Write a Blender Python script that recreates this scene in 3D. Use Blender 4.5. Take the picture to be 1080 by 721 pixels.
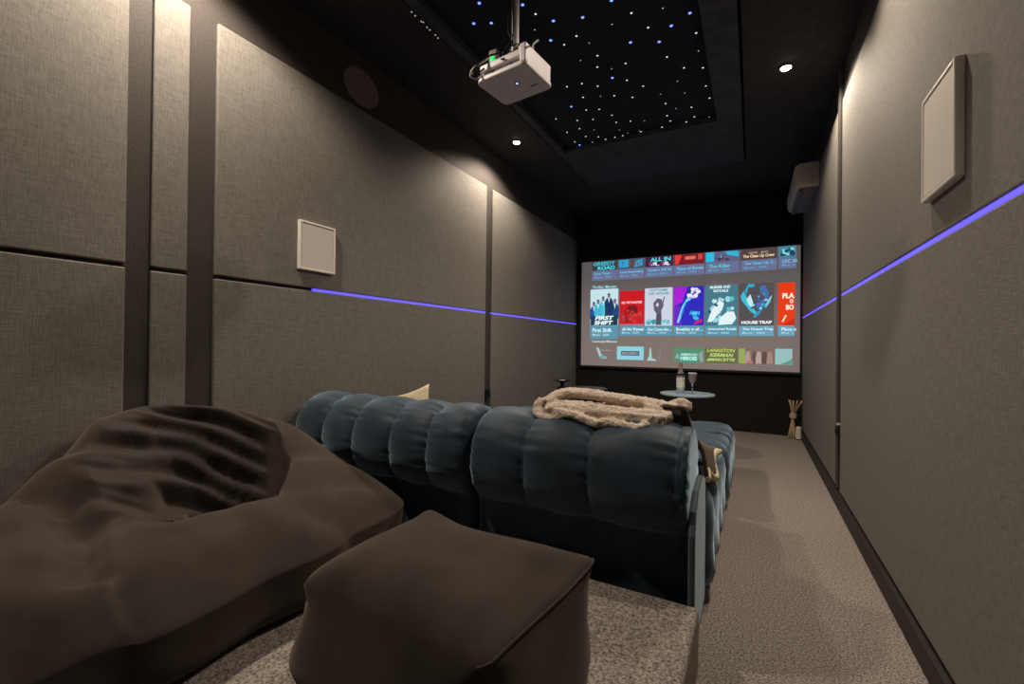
import bpy, bmesh, math, random
from mathutils import Vector, Matrix, noise
random.seed(7)
SC = bpy.context.scene
for o in list(bpy.data.objects): bpy.data.objects.remove(o)
COL = SC.collection
PI = math.pi
# ------------------------------------------------------------------ view
SC.view_settings.view_transform = 'Standard'
SC.view_settings.look = 'None'
SC.view_settings.exposure = 0.0
SC.view_settings.gamma = 1.0
SC.view_settings.use_curve_mapping = False
def make_camera():
    yaw, roll, pitch = math.radians(28.54), math.radians(0.67), math.atan(2.5/467)
    F = Vector((-math.sin(yaw)*math.cos(pitch), math.cos(yaw)*math.cos(pitch), math.sin(pitch)))
    R = Vector((math.cos(yaw), math.sin(yaw), 0)); U = R.cross(F)
    c, s = math.cos(roll), math.sin(roll)
    R2 = R*c + U*s; U2 = U*c - R*s
    cam = bpy.data.cameras.new('camera'); cam.sensor_width = 36; cam.lens = 467/1080*36
    cam.clip_start = 0.05
    o = bpy.data.objects.new('camera', cam); COL.objects.link(o)
    m = Matrix((R2, U2, -F)).transposed().to_4x4(); m.translation = (0, 0, 1.0)
    o.matrix_world = m; SC.camera = o
make_camera()
# ------------------------------------------------------------------ world (closed room: only a trace)
w = bpy.data.worlds.new('world'); SC.world = w; w.use_nodes = True
w.node_tree.nodes['Background'].inputs[0].default_value = (0.5, 0.5, 0.6, 1)
w.node_tree.nodes['Background'].inputs[1].default_value = 0.02
# downlights: (x, y, watts)
H = 2.82
WARM = (1.0, 0.84, 0.67)
DOWNLIGHTS = [(-1.88, 3.50, 150), (0.175, 3.36, 140), (-1.88, .88, 185), (0.175, 2.02, 115)]
SPOT_SIZE = math.radians(146)
LED_STRENGTH = 1.3
SCREEN_GAIN = 1.0
# room
XL, XR, Y0, Y1 = -2.20, 0.505, -1.6, 5.92
PLZ, PLY, PLX = 0.19, 1.495, -0.14
PFL, PFR = -2.18, 0.485        # panel faces

# ------------------------------------------------------------------ helpers
def lin(c):
    return tuple(((v/255)/12.92 if v/255 <= .04045 else ((v/255+.055)/1.055)**2.4) for v in c)
MATS = {}
def mat(name, col, rough=.8, metal=0, noise_s=0, var=0.0, bump=0, bdist=.002, sheen=0, sheen_col=None, spec=.5, stretch=(1,1,1), trans=0, emit=None, estr=0, weave=0, ior=1.45, sheen_rough=.5):
    if name in MATS: return MATS[name]
    m = bpy.data.materials.new(name); m.use_nodes = True; nt = m.node_tree; N = nt.nodes; L = nt.links
    b = N['Principled BSDF']
    b.inputs['Base Color'].default_value = (*col, 1); b.inputs['Roughness'].default_value = rough
    b.inputs['Metallic'].default_value = metal; b.inputs['Specular IOR Level'].default_value = spec
    b.inputs['Sheen Weight'].default_value = sheen; b.inputs['Sheen Roughness'].default_value = sheen_rough
    if sheen_col: b.inputs['Sheen Tint'].default_value = (*sheen_col, 1)
    b.inputs['Transmission Weight'].default_value = trans; b.inputs['IOR'].default_value = ior
    if emit: b.inputs['Emission Color'].default_value = (*emit, 1); b.inputs['Emission Strength'].default_value = estr
    if noise_s:
        tc = N.new('ShaderNodeTexCoord'); mp = N.new('ShaderNodeMapping'); mp.inputs['Scale'].default_value = stretch
        L.new(tc.outputs['Object'], mp.inputs['Vector'])
        nz = N.new('ShaderNodeTexNoise'); nz.inputs['Scale'].default_value = noise_s; nz.inputs['Detail'].default_value = 6
        L.new(mp.outputs[0], nz.inputs['Vector'])
        fac = nz.outputs['Fac']
        if weave:      # woven cloth: two stretched noises crossed
            mp2 = N.new('ShaderNodeMapping'); mp2.inputs['Scale'].default_value = (stretch[0], stretch[2], stretch[1])
            nz2 = N.new('ShaderNodeTexNoise'); nz2.inputs['Scale'].default_value = noise_s; nz2.inputs['Detail'].default_value = 6
            L.new(tc.outputs['Object'], mp2.inputs['Vector']); L.new(mp2.outputs[0], nz2.inputs['Vector'])
            ad = N.new('ShaderNodeMath'); ad.operation = 'ADD'; L.new(fac, ad.inputs[0]); L.new(nz2.outputs['Fac'], ad.inputs[1])
            ml = N.new('ShaderNodeMath'); ml.operation = 'MULTIPLY'; ml.inputs[1].default_value = .5; L.new(ad.outputs[0], ml.inputs[0])
            fac = ml.outputs[0]
        if var:
            rp = N.new('ShaderNodeValToRGB')
            rp.color_ramp.elements[0].position = .32; rp.color_ramp.elements[1].position = .68
            rp.color_ramp.elements[0].color = (*[c*(1-var) for c in col], 1); rp.color_ramp.elements[1].color = (*[min(1, c*(1+var)) for c in col], 1)
            L.new(fac, rp.inputs[0]); L.new(rp.outputs[0], b.inputs['Base Color'])
        if bump:
            bp = N.new('ShaderNodeBump'); bp.inputs['Strength'].default_value = bump; bp.inputs['Distance'].default_value = bdist
            L.new(fac, bp.inputs['Height']); L.new(bp.outputs[0], b.inputs['Normal'])
    MATS[name] = m; return m
def emat(c, k=1.0):
    """self lit picture colour (sRGB 0-255)"""
    key = 'glow_%d_%d_%d_%d' % (*c, int(k*100))
    if key in MATS: return MATS[key]
    l = lin(c); m = bpy.data.materials.new(key); m.use_nodes = True
    b = m.node_tree.nodes['Principled BSDF']
    b.inputs['Base Color'].default_value = (.03, .03, .03, 1); b.inputs['Roughness'].default_value = .9; b.inputs['Specular IOR Level'].default_value = 0
    b.inputs['Emission Color'].default_value = (*l, 1); b.inputs['Emission Strength'].default_value = k
    MATS[key] = m; return m

def link(name, me, m, parent=None):
    o = bpy.data.objects.new(name, me); COL.objects.link(o)
    ms = m if isinstance(m, (list, tuple)) else [m]
    for q in ms: me.materials.append(q)
    if parent is not None: o.parent = parent
    return o
def obj(name, bm, m, parent=None, smooth=False, bevel=0):
    bmesh.ops.recalc_face_normals(bm, faces=bm.faces[:])
    me = bpy.data.meshes.new(name); bm.to_mesh(me); bm.free()
    if smooth:
        for p in me.polygons: p.use_smooth = True
    o = link(name, me, m, parent)
    if bevel:
        b = o.modifiers.new('bevel', 'BEVEL'); b.width = bevel; b.segments = 3; b.limit_method = 'ANGLE'; b.angle_limit = .6
    return o
def B(): return bmesh.new()
def box(bm, x0, x1, y0, y1, z0, z1, mi=0, M=None):
    vs = [bm.verts.new((x, y, z)) for x in (x0, x1) for y in (y0, y1) for z in (z0, z1)]
    if M is not None:
        for v in vs: v.co = M @ v.co
    for f in ((0,1,3,2),(4,6,7,5),(0,4,5,1),(2,3,7,6),(0,2,6,4),(1,5,7,3)):
        bm.faces.new([vs[i] for i in f]).material_index = mi
    return bm
def lathe(bm, prof, cx=0, cy=0, cz=0, n=32, mi=0):
    rings = []
    for r, z in prof:
        rings.append([bm.verts.new((cx+r*math.cos(2*PI*i/n), cy+r*math.sin(2*PI*i/n), cz+z)) for i in range(n)])
    for a, b in zip(rings, rings[1:]):
        for i in range(n):
            bm.faces.new((a[i], a[(i+1)%n], b[(i+1)%n], b[i])).material_index = mi
    for r, rv in ((rings[0], 1), (rings[-1], 0)):
        bm.faces.new(r[::-1] if rv else r).material_index = mi
    return bm
def smooth_path(pts, n=6):
    pts = [Vector(p) for p in pts]
    if len(pts) < 3: return pts
    out = []
    P = [pts[0]*2-pts[1]] + pts + [pts[-1]*2-pts[-2]]
    for i in range(1, len(P)-2):
        for k in range(n):
            t = k/n; a, b, c, d = P[i-1], P[i], P[i+1], P[i+2]
            out.append(.5*((2*b)+(c-a)*t+(2*a-5*b+4*c-d)*t*t+(3*b-a-3*c+d)*t**3))
    out.append(pts[-1]); return out
def tube(bm, pts, r, seg=8, mi=0, smoothn=6, flat=None):
    """r: number or function of t; flat=(width factor, height factor)"""
    P = smooth_path(pts, smoothn) if smoothn else [Vector(p) for p in pts]
    rings = []; up = Vector((0, 0, 1))
    for i, p in enumerate(P):
        d = (P[min(i+1, len(P)-1)]-P[max(i-1, 0)]).normalized()
        u = up if abs(d.dot(up)) < .95 else Vector((1, 0, 0))
        s = d.cross(u).normalized(); v = s.cross(d).normalized()
        rr = r(i/(len(P)-1)) if callable(r) else r
        fa, fb = flat or (1, 1)
        rings.append([bm.verts.new(p + s*rr*fa*math.cos(2*PI*k/seg) + v*rr*fb*math.sin(2*PI*k/seg)) for k in range(seg)])
    for a, b in zip(rings, rings[1:]):
        for k in range(seg): bm.faces.new((a[k], a[(k+1)%seg], b[(k+1)%seg], b[k])).material_index = mi
    bm.faces.new(rings[0][::-1]).material_index = mi; bm.faces.new(rings[-1]).material_index = mi
    return bm
def gridsurf(bm, fn, nu, nv, closeu=False, closev=False):
    V = [[bm.verts.new(fn(i/(nu if closeu else nu-1), j/(nv if closev else nv-1))) for j in range(nv)] for i in range(nu)]
    for i in range(nu if closeu else nu-1):
        for j in range(nv if closev else nv-1):
            bm.faces.new((V[i][j], V[(i+1)%nu][j], V[(i+1)%nu][(j+1)%nv], V[i][(j+1)%nv]))
    return V
def thing(name, label, cat, loc=(0,0,0), group=None):
    o = bpy.data.objects.new(name, None); COL.objects.link(o); o.location = loc; o.empty_display_size = .1
    o['label'] = label; o['category'] = cat
    if group: o['group'] = group
    return o
def tag(o, label, cat, group=None):
    o['label'] = label; o['category'] = cat
    if group: o['group'] = group
    return o
def struct(name, bm, m, bevel=0, label=None):
    o = obj(name, bm, m, None, bevel=bevel); o['kind'] = 'structure'
    if label: o['label'] = label
    return o
FONT = bpy.data.fonts.load('<builtin>') if '<builtin>' in bpy.data.fonts else None
def text_mesh(name, s, height, width, m, parent, x, z, y, shear=0, bold=0):
    """flat lettering in the XZ plane facing -Y, fitted to width x height, lower left corner at x, z"""
    c = bpy.data.curves.new(name, 'FONT'); c.body = s; c.size = 1; c.shear = shear; c.offset = bold; c.resolution_u = 3
    t = bpy.data.objects.new(name, c); COL.objects.link(t)
    bpy.context.view_layer.update()
    me = bpy.data.meshes.new_from_object(t.evaluated_get(bpy.context.evaluated_depsgraph_get()))
    bpy.data.objects.remove(t)
    xs = [v.co.x for v in me.vertices]; ys = [v.co.y for v in me.vertices]
    x0, x1, y0, y1 = min(xs), max(xs), min(ys), max(ys)
    sy = height/(y1-y0); sx = width/(x1-x0) if width else sy
    for v in me.vertices: v.co = Vector((x+(v.co.x-x0)*sx, y, z+(v.co.y-y0)*sy))
    me.materials.clear(); me.name = name
    return link(name, me, m, parent)

# ------------------------------------------------------------------ materials
M_panel = mat('woven_panel_cloth', (.178,.167,.150), .85, noise_s=70, var=.38, bump=.5, bdist=.002, stretch=(1,5,.35), weave=1)
M_strip = mat('dark_wall_cloth', (.044,.037,.033), .8, noise_s=60, var=.25, bump=.4, bdist=.001, stretch=(1,2,2))
M_ceil = mat('black_ceiling_cloth', (.028,.027,.028), .85, noise_s=25, var=.3, bump=.25, bdist=.002)
M_frame = mat('navy_black_ceiling_cloth', (.045,.047,.062), .85, noise_s=12, var=.3, bump=.3, bdist=.003)
M_star = mat('star_panel_cloth', (.008,.009,.016), .9, noise_s=30, var=.3)
M_back = mat('black_back_wall_cloth', (.005,.0045,.0045), .9, noise_s=25, var=.3)
M_carpet = mat('carpet', (.275,.240,.216), .95, noise_s=150, var=.75, bump=.8, bdist=.005)
M_base = mat('black_baseboard_paint', (.02,.016,.014), .6, noise_s=20, var=.2)
M_led = mat('violet_led', (.1,.1,.3), .5, emit=(.115,.085,1.0), estr=LED_STRENGTH)
M_white = mat('white_plastic', (.74,.70,.66), .45, noise_s=30, var=.03)
M_grille = mat('speaker_grille_cloth', (.66,.61,.55), .7, noise_s=400, var=.08, bump=.2, bdist=.0005)
M_blackp = mat('black_plastic', (.012,.012,.013), .35, noise_s=30, var=.2)
M_velvet = mat('blue_velvet', (.022,.039,.062), .55, noise_s=9, var=.35, bump=.25, bdist=.004, sheen=.85, sheen_col=(.60,.82,1.0), sheen_rough=.42, spec=.3)
M_velvet_lit = mat('lit_edge_velvet', (.055,.08,.10), .6, noise_s=14, var=.2, sheen=.5, sheen_col=(.6,.75,.9))  # sofa velvet lightened, the lit look of the side edge is in the colour
M_suede = mat('dark_brown_suede', (.031,.024,.0205), .9, noise_s=7, var=.40, bump=.15, bdist=.006, sheen=.35, sheen_col=(.7,.58,.5), spec=.2)
M_suede_shade = mat('shaded_brown_suede', (.018,.013,.011), .7, noise_s=8, var=.30, sheen=.3, sheen_col=(.7,.58,.5), spec=.3)  # same suede darkened, paints shade into the beanbag hollow
M_sherpa = mat('cream_sherpa', (.60,.50,.41), .95, noise_s=120, var=.25, bump=.9, bdist=.008, sheen=.3)
M_fur = mat('brown_fur', (.17,.13,.10), .95, noise_s=150, var=.6, bump=.9, bdist=.008)
M_cream = mat('cream_fleece', (.72,.62,.44), .9, noise_s=60, var=.1, bump=.4, bdist=.004)

# ------------------------------------------------------------------ structure
struct('floor', box(B(), XL-.1, XR+.1, Y0-.1, Y1+.1, -.1, 0), M_carpet)
bm = B(); box(bm, XL, PLX, Y0, PLY, 0, PLZ)
struct('trim_1', bm, M_carpet, bevel=.012, label='raised carpeted platform behind the sofa')
struct('wall_left', box(B(), XL-.12, XL, Y0-.1, Y1+.1, 0, H+.1), M_strip)
struct('wall_right', box(B(), XR, XR+.12, Y0-.1, Y1+.1, 0, H+.1), M_strip)
struct('wall_back', box(B(), XL, XR, Y1, Y1+.12, 0, H+.1), M_back)
struct('wall_front', box(B(), XL, XR, Y0-.12, Y0, 0, H+.1), M_strip)
# ceiling with a shallow tray opening
TX0, TX1, TY0, TY1 = -1.65, -.07, .9, 4.85
bm = B()
box(bm, XL, XR, TY1, Y1, H, H+.12); box(bm, XL, XR, Y0, TY0, H, H+.12)
box(bm, XL, TX0, TY0, TY1, H, H+.12); box(bm, TX1, XR, TY0, TY1, H, H+.12)
box(bm, TX0-.05, TX1+.05, TY0-.05, TY1+.05, H+.12, H+.2)
struct('ceiling', bm, M_ceil)
SX0, SX1, SY1 = -1.57, -.265, 3.88
bm = B(); g = .018
box(bm, TX0+g, SX0, TY0+g, TY1-g, H-.012, H+.03); box(bm, SX1, TX1-g, TY0+g, TY1-g, H-.012, H+.03)
box(bm, SX0, SX1, SY1, TY1-g, H-.012, H+.03); box(bm, SX0, SX1, TY0+g, TY0+.15, H-.012, H+.03)
struct('trim_2', bm, M_frame, label='dark padded frame around the starry ceiling panel')
struct('baseboard_right', box(B(), XR-.035, XR, PLY*0+Y0, Y1, 0, .085), M_base, bevel=.004)
struct('baseboard_left', box(B(), XL, XL+.03, PLY, Y1, 0, .085), M_base, bevel=.004)

# ------------------------------------------------------------------ wall panels
def panel(side, ya, yb, za, zb, label):
    x0, x1 = (XL, PFL) if side < 0 else (PFR, XR)
    o = obj('wall_panel', box(B(), x0, x1, ya, yb, za, zb), M_panel, None, bevel=.006)
    tag(o, label, 'wall panel', 'woven grey panels on the left wall' if side < 0 else 'woven grey panels on the right wall')
LZ, G, PT = 1.295, .008, 2.47
panel(-1, -1.5, .805, LZ+G, PT, 'tall grey woven wall panel at the far left edge, upper one above the dark seam')
panel(-1, -1.5, .805, .10, LZ-G, 'grey woven wall panel at the far left edge, below the seam beside the beanbag')
panel(-1, .888, 1.022, LZ+G, PT, 'narrow grey woven panel between the two dark strips, upper piece')
panel(-1, .888, 1.022, .10, LZ-G, 'narrow grey woven panel between the two dark strips, lower piece')
panel(-1, 1.135, 3.49, LZ+G, PT, 'large grey woven panel carrying the square white speaker on the left wall')
panel(-1, 1.135, 3.49, .10, LZ-G, 'large grey woven panel under the blue light line behind the sofa and beanbag')
panel(-1, 3.60, 5.90, LZ+G, PT, 'grey woven left wall panel next to the screen, above the blue light line')
panel(-1, 3.60, 5.90, .10, LZ-G, 'grey woven left wall panel next to the screen, below the blue light line')
RZ, RT = 1.335, 2.565
panel(1, -1.5, 3.43, RZ+G, RT, 'large grey woven right wall panel carrying the narrow white speaker')
panel(1, -1.5, 3.43, .10, RZ-G, 'large grey woven right wall panel under the blue light line along the aisle')
panel(1, 3.60, 5.90, RZ+G, RT, 'grey woven right wall panel under the air conditioner, above the blue line')
panel(1, 3.60, 5.90, .10, RZ-G, 'grey woven right wall panel beside the reed bundle, below the blue line')
# dark slim upright in the right gap (it reads as two lines)
bm = B(); box(bm, XR-.022, XR, 3.50, 3.585, .10, 2.9 if H > 2.9 else H)
tag(obj('wall_batten', bm, M_strip, None, bevel=.003), 'slim dark upright batten in the gap between the right wall panels', 'batten')
# LED lines
def led(side, ya, yb, label):
    bm = B(); zc = LZ if side < 0 else RZ
    x0, x1 = (XL, XL+.018) if side < 0 else (XR-.018, XR)
    box(bm, x0, x1, ya, yb, zc-.0065, zc+.0065)
    tag(obj('led_strip', bm, M_led), label, 'light strip', 'blue light lines in the wall seams')
led(-1, 1.66, 3.49, 'blue violet light line on left wall starting behind the square speaker')
led(-1, 3.60, 5.90, 'blue violet light line on the left wall running up to the screen')
led(1, -1.5, 3.43, 'blue violet light line on right wall running toward the viewer')
led(1, 3.60, 5.90, 'faint blue violet light line on right wall beside the screen')

# ------------------------------------------------------------------ downlights
M_lens = mat('lit_lamp_lens', (1,1,1), .4, emit=(1.0,.90,.74), estr=40)
M_ring = mat('dark_lamp_ring', (.10,.09,.08), .4, metal=.3, noise_s=20, var=.1)
DL = ['small round ceiling spotlight left of the tray, below the projector in view', 'small round ceiling spotlight right of the tray, above the air conditioner side',
      'round ceiling spotlight over the beanbag', 'round ceiling spotlight over the aisle above the right wall speaker']
for (x, y, p), lb in zip(DOWNLIGHTS, DL):
    t = thing('ceiling_spotlight', lb, 'ceiling light', (x, y, H), 'round ceiling spotlights')
    bm = B(); lathe(bm, [(.030,.0),(.030,-.006),(.036,-.007),(.044,-.003),(.044,.0)], n=32); 
    obj('ring', bm, M_ring, t, smooth=True)
    bm = B(); lathe(bm, [(.0285,0),(.0285,-.008),(.015,-.014)], n=24)
    obj('lens', bm, M_lens, t)
    l = bpy.data.lights.new('spotlight_beam', 'SPOT'); l.energy = p; l.color = WARM; l.spot_size = SPOT_SIZE; l.spot_blend = .45; l.shadow_soft_size = .07 if x < -1 else .04
    lo = bpy.data.objects.new('spotlight_beam', l); COL.objects.link(lo); lo.parent = t; lo.location = (0, 0, -.012)

# ------------------------------------------------------------------ starry ceiling panel
t = thing('star_panel', 'black ceiling panel dotted with small white and blue lights like stars', 'ceiling panel', ((SX0+SX1)/2, 2.4, H+.028))
bm = B(); box(bm, SX0-TX0*0-(SX0+SX1)/2-.002, SX1-(SX0+SX1)/2+.002, TY0+.14-2.4, SY1-2.4, 0, .02)
obj('panel', bm, M_star, t)
STARS = [(-0.999,2.279,2),(-0.844,2.33,2),(-1.076,2.418,2),(-0.669,2.285,2),(-0.598,2.422,1),(-0.715,2.457,0),(-0.54,2.578,1),(-0.44,2.466,0),(-0.316,2.57,2),(-0.421,2.624,2),(-0.659,2.656,2),(-0.506,2.73,2),(-0.303,2.752,1),(-0.308,2.926,0),(-0.927,2.455,1),(-1.019,2.491,1),(-0.88,2.547,0),(-0.872,2.683,1),(-0.908,2.793,1),(-0.981,2.679,0),(-0.83,2.854,0),(-0.735,2.841,1),(-0.489,2.896,1),(-0.409,3.062,1),(-0.3,3.118,1),(-0.853,2.953,2),(-0.773,3.027,1),(-0.689,3.148,1),(-0.468,3.196,0),(-0.302,3.345,1),(-0.292,3.522,1),(-1.059,2.921,1),(-1.165,2.908,1),(-0.971,3.002,1),(-1.109,3.088,1),(-0.901,3.172,1),(-0.788,3.254,1),(-0.991,3.132,0),(-1.231,3.168,2),(-1.147,3.268,1),(-1.054,3.303,1),(-0.589,3.452,1),(-0.531,3.56,0),(-0.444,3.37,0),(-0.424,3.595,1),(-0.6,3.305,0),(-1.406,3.285,1),(-1.263,3.387,1),(-1.145,3.427,1),(-0.992,3.434,1),(-0.992,3.56,1),(-0.885,3.594,1),(-0.785,3.641,0),(-1.411,3.537,1),(-1.294,3.525,1),(-1.191,3.6,0),(-1.294,3.681,1),(-1.199,3.739,1),(-1.415,3.736,1),(-1.272,3.815,0),(-1.278,3.86,0),(-1.397,3.86,2),(-1.156,3.86,1),(-1.073,3.823,1),(-1.005,3.865,1),(-1.003,3.701,0),(-0.956,3.784,0),(-0.857,3.789,0),(-0.849,3.86,1),(-0.677,3.86,1),(-0.609,3.639,1),(-0.599,3.737,1),(-0.488,3.86,1),(-0.421,3.756,1),(-0.318,3.841,0),(-1.298,1.976,2),(-1.407,2.088,2),(-1.317,2.132,2),(-1.098,2.094,2),(-1.065,2.186,1),(-1.121,2.294,0)]
M_s0 = mat('dim_star_light', (.2,.2,.2), .5, emit=(.9,.8,.7), estr=.5)
M_s1 = mat('white_star_light', (.2,.2,.2), .5, emit=(.75,.85,1.0), estr=1.1)
M_s2 = mat('blue_star_light', (.1,.2,.5), .5, emit=(.16,.30,1.0), estr=1.7)
protos = []
for rr, mm in ((.0042, M_s0), (.0058, M_s1), (.009, M_s2)):
    bm = B(); lathe(bm, [(rr, 0.002), (rr, -.001), (rr*.6, -rr*.45), (rr*.2, -rr*.6)], n=12)
    me = bpy.data.meshes.new('star_light'); bmesh.ops.recalc_face_normals(bm, faces=bm.faces[:]); bm.to_mesh(me); bm.free(); me.materials.append(mm); protos.append(me)
kk = (H+.028-1)/(H-1)
for x, y, k in STARS:
    o = bpy.data.objects.new('star_light', protos[k]); COL.objects.link(o); o.parent = t
    y2 = min(y*kk, SY1-.01); x2 = max(min(x*kk, SX1-.01), SX0+.01)
    o.location = (x2-(SX0+SX1)/2, y2-2.4, 0)
t = thing('light_string', 'short row of tiny dim light dots along the left edge of the ceiling tray', 'light string', (-1.661, 1.97, H-.001))
bm = B(); box(bm, -.0015, .0015, -.13, .13, -.0006, .0006); obj('wire', bm, M_blackp, t)
for x, y in [(-1.65,1.855),(-1.654,1.886),(-1.65,1.935),(-1.63,1.946),(-1.653,1.987),(-1.653,2.012),(-1.645,2.06),(-1.652,2.088)]:
    o = bpy.data.objects.new('light_dot', protos[0]); COL.objects.link(o); o.parent = t; o.location = ((x+1.65)*.3, y-1.97, -.0005)

# ------------------------------------------------------------------ projection screen
YS = 5.875
t = thing('projection_screen', 'large flat grey projection screen showing rows of movie tiles', 'screen', (-.82, YS, .72))
def sx(x): return x+.82
def sz(z): return z-.72
M_scr = mat('screen_cloth', (.34,.29,.265), .9, emit=lin((84,80,82)), estr=1.0, noise_s=40, var=.03)
bm = B(); box(bm, sx(-2.10), sx(.462), 0, .02, sz(.724), sz(2.15)); obj('screen_surface', bm, M_scr, t, bevel=.003)
bm = B()
box(bm, sx(-2.125), sx(-2.10), -.004, .035, sz(.70), sz(2.175)); box(bm, sx(.462), sx(.478), -.004, .035, sz(.70), sz(2.175))
box(bm, sx(-2.10), sx(.462), -.004, .035, sz(.70), sz(.724)); box(bm, sx(-2.10), sx(.462), -.004, .035, sz(2.15), sz(2.175))
obj('screen_border', bm, M_base, t)
def flat(bm, pts, y, mi=0):
    vs = [bm.verts.new((sx(a), y, sz(b))) for a, b in pts]
    bm.faces.new(vs[::-1]).material_index = mi
def art(name, polys, parent, y=-.003):
    """polys: list of (colour, points)"""
    cols = []; bm = B()
    for i, (c, pts) in enumerate(polys):
        if c not in cols: cols.append(c)
        flat(bm, pts, y-.00015*i, cols.index(c))
    me = bpy.data.meshes.new(name); bm.to_mesh(me); bm.free()
    return link(name, me, [emat(c, SCREEN_GAIN) for c in cols], parent)
def tile(x0, x1, z0, z1, c, cap=None, capc=(92,150,175), title='', sub='', label=None):
    bm = B(); box(bm, sx(x0), sx(x1), -.002, -.0002, sz(z0), sz(z1))
    o = obj('movie_tile', bm, emat(c, SCREEN_GAIN), t)
    if label: o['label'] = label
    if cap:
        bm = B(); box(bm, sx(x0), sx(x1), -.002, -.0002, sz(cap), sz(z0)-.001)
        obj('caption_bar', bm, emat(capc, SCREEN_GAIN), o)
        h = z0-cap; ink = (225,250,255) if capc[1] > 140 else (110,200,225)
        if title: text_mesh('title_text', title, h*.30, min(.024*len(title), (x1-x0)*.88), emat(ink, 1), o, sx(x0+.035), sz(cap+h*.50), -.004, bold=.02)
        if sub: text_mesh('subtitle_text', sub, h*.17, min(.019*len(sub), (x1-x0)*.7), emat(ink, .8), o, sx(x0+.035), sz(cap+h*.22), -.004, bold=.01)
    return o
def R_(a, b, c, d): return [(a, c), (b, c), (b, d), (a, d)]
def txt(s, x, z, w_, h_, c, par, y=-.0125, shear=0, bold=.02, name='poster_text'):
    return text_mesh(name, s, h_, w_, emat(c, 1), par, sx(x), sz(z), y, shear=shear, bold=bold)
def scatter(x0, x1, z0, z1, cols, n, s, seed, blob=True):
    rnd = random.Random(seed); out = []
    for i in range(n):
        cx = rnd.uniform(x0+s, x1-s); cz = rnd.uniform(z0+s, z1-s); r = s*rnd.uniform(.4, 1); k = rnd.randint(4, 7); a0 = rnd.random()*6
        out.append((rnd.choice(cols), [(cx+r*rnd.uniform(.6, 1.2)*math.cos(a0+2*PI*j/k), cz+r*rnd.uniform(.6, 1.2)*math.sin(a0+2*PI*j/k)) for j in range(k)]))
    return out
CY, CYD, DK = (40,190,215), (20,110,150), (58,52,56)
top = 2.148; c1 = (104,112,150)
# top row, cut off by the screen's upper edge
a = tile(-1.95, -1.605, 2.02, top, (60,60,66), 1.885, c1, 'Live Toys', 'Movie · 2024')
txt('GREEDY', -1.93, 2.085, .30, .05, (70,205,220), a); txt('ROAD', -1.87, 2.025, .24, .05, (60,215,230), a, bold=.04)
a = tile(-1.595, -1.25, 2.02, top, (64,84,104), 1.885, c1, 'Lost boundary', 'Movie · 2024')
art('poster_picture', [((50,160,205), R_(-1.58,-1.45,2.04,top-.01)), ((90,70,75), R_(-1.43,-1.38,2.03,2.13)), ((60,150,190), [(-1.38,2.03),(-1.27,2.05),(-1.27,2.14),(-1.35,2.12)])]+scatter(-1.58,-1.27,2.03,2.13,[(120,80,80),(40,110,150)],8,.02,1), a)
a = tile(-1.235, -.89, 2.02, top, (58,40,70), 1.885, c1, 'Going All In', 'Movie · 2024')
art('poster_picture', scatter(-1.23,-.9,2.02,2.09,[(225,235,240),(160,60,110),(40,30,50),(220,220,235)],22,.03,2), a); txt('ALL IN', -1.17, 2.085, .25, .05, (80,225,230), a, bold=.03)
a = tile(-.88, -.53, 2.02, top, (120,30,36), 1.885, c1, 'Place of Bones', 'Movie · 2024')
art('poster_picture', [((225,60,60), [(-.87,2.03),(-.83,2.03),(-.79,2.13),(-.80,top-.004),(-.87,top-.004)]), ((225,110,100), R_(-.75,-.63,2.08,2.12)), ((200,70,70), R_(-.6,-.55,2.07,2.14))], a)
a = tile(-.515, -.145, 2.02, top, (96,96,130), 1.885, c1, 'The Killer', 'Movie · 2024')
art('poster_picture', [((40,190,225), R_(-.51,-.42,2.03,top-.003)), ((90,200,220), [(-.36,2.05),(-.33,2.05),(-.345,2.11)]), ((50,180,215), [(-.27,2.10),(-.155,2.07),(-.155,2.13),(-.2,2.142),(-.3,2.142)])]+scatter(-.42,-.25,2.02,2.1,[(60,60,90),(120,80,90)],10,.025,3), a)
a = tile(-.13, .235, 2.02, top, (80,66,66), 1.89, c1, 'The Clean Up C...', 'Movie · 2024')
txt('The Clean Up Crew', -.11, 2.035, .32, .045, (235,205,165), a, bold=.04); txt('GUN   SHY', -.05, 2.09, .2, .02, (200,180,160), a)
a = tile(.25, .42, 2.02, top, (70,130,150), 1.895, c1, 'UFC 30', 'March · 2')
art('poster_picture', scatter(.25,.42,2.02,2.14,[(60,205,215),(30,80,110),(150,220,225),(40,60,90)],20,.03,4), a)
# thriller row
txt('Thriller Movies', -1.945, 1.775, .335, .04, (150,225,240), t, y=-.004, bold=.01, name='row_heading')
capc = (88,148,172)
a = tile(-1.97, -1.585, 1.27, 1.765, (196,226,236), 1.09, capc, 'First Shift', 'Movie · 2024')
rn = []
for i, (px, hh, cc) in enumerate([(-1.79,.31,(90,190,215)),(-1.92,.24,(20,80,150)),(-1.63,.27,(26,70,130)),(-1.86,.27,(70,180,210)),(-1.71,.35,(22,52,96))]):
    zt = 1.30+hh
    rn += [(cc, [(px-.05,1.36),(px+.05,1.36),(px+.058,zt-.06),(px+.03,zt-.01),(px-.03,zt-.01),(px-.058,zt-.06)]), ((225,240,245), [(px-.012,zt-.01),(px,zt-.08),(px+.012,zt-.01)]),
           ((128,120,132), [(px-.018,zt),(px-.02,zt+.03),(px-.01,zt+.05),(px+.01,zt+.05),(px+.02,zt+.03),(px+.018,zt),(px,zt-.012)]), ((50,52,70), [(px-.021,zt+.03),(px-.012,zt+.055),(px+.012,zt+.055),(px+.021,zt+.03),(px,zt+.042)])]
art('poster_picture', rn+[((20,60,80), R_(-1.965,-1.59,1.272,1.40))], a)
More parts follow.
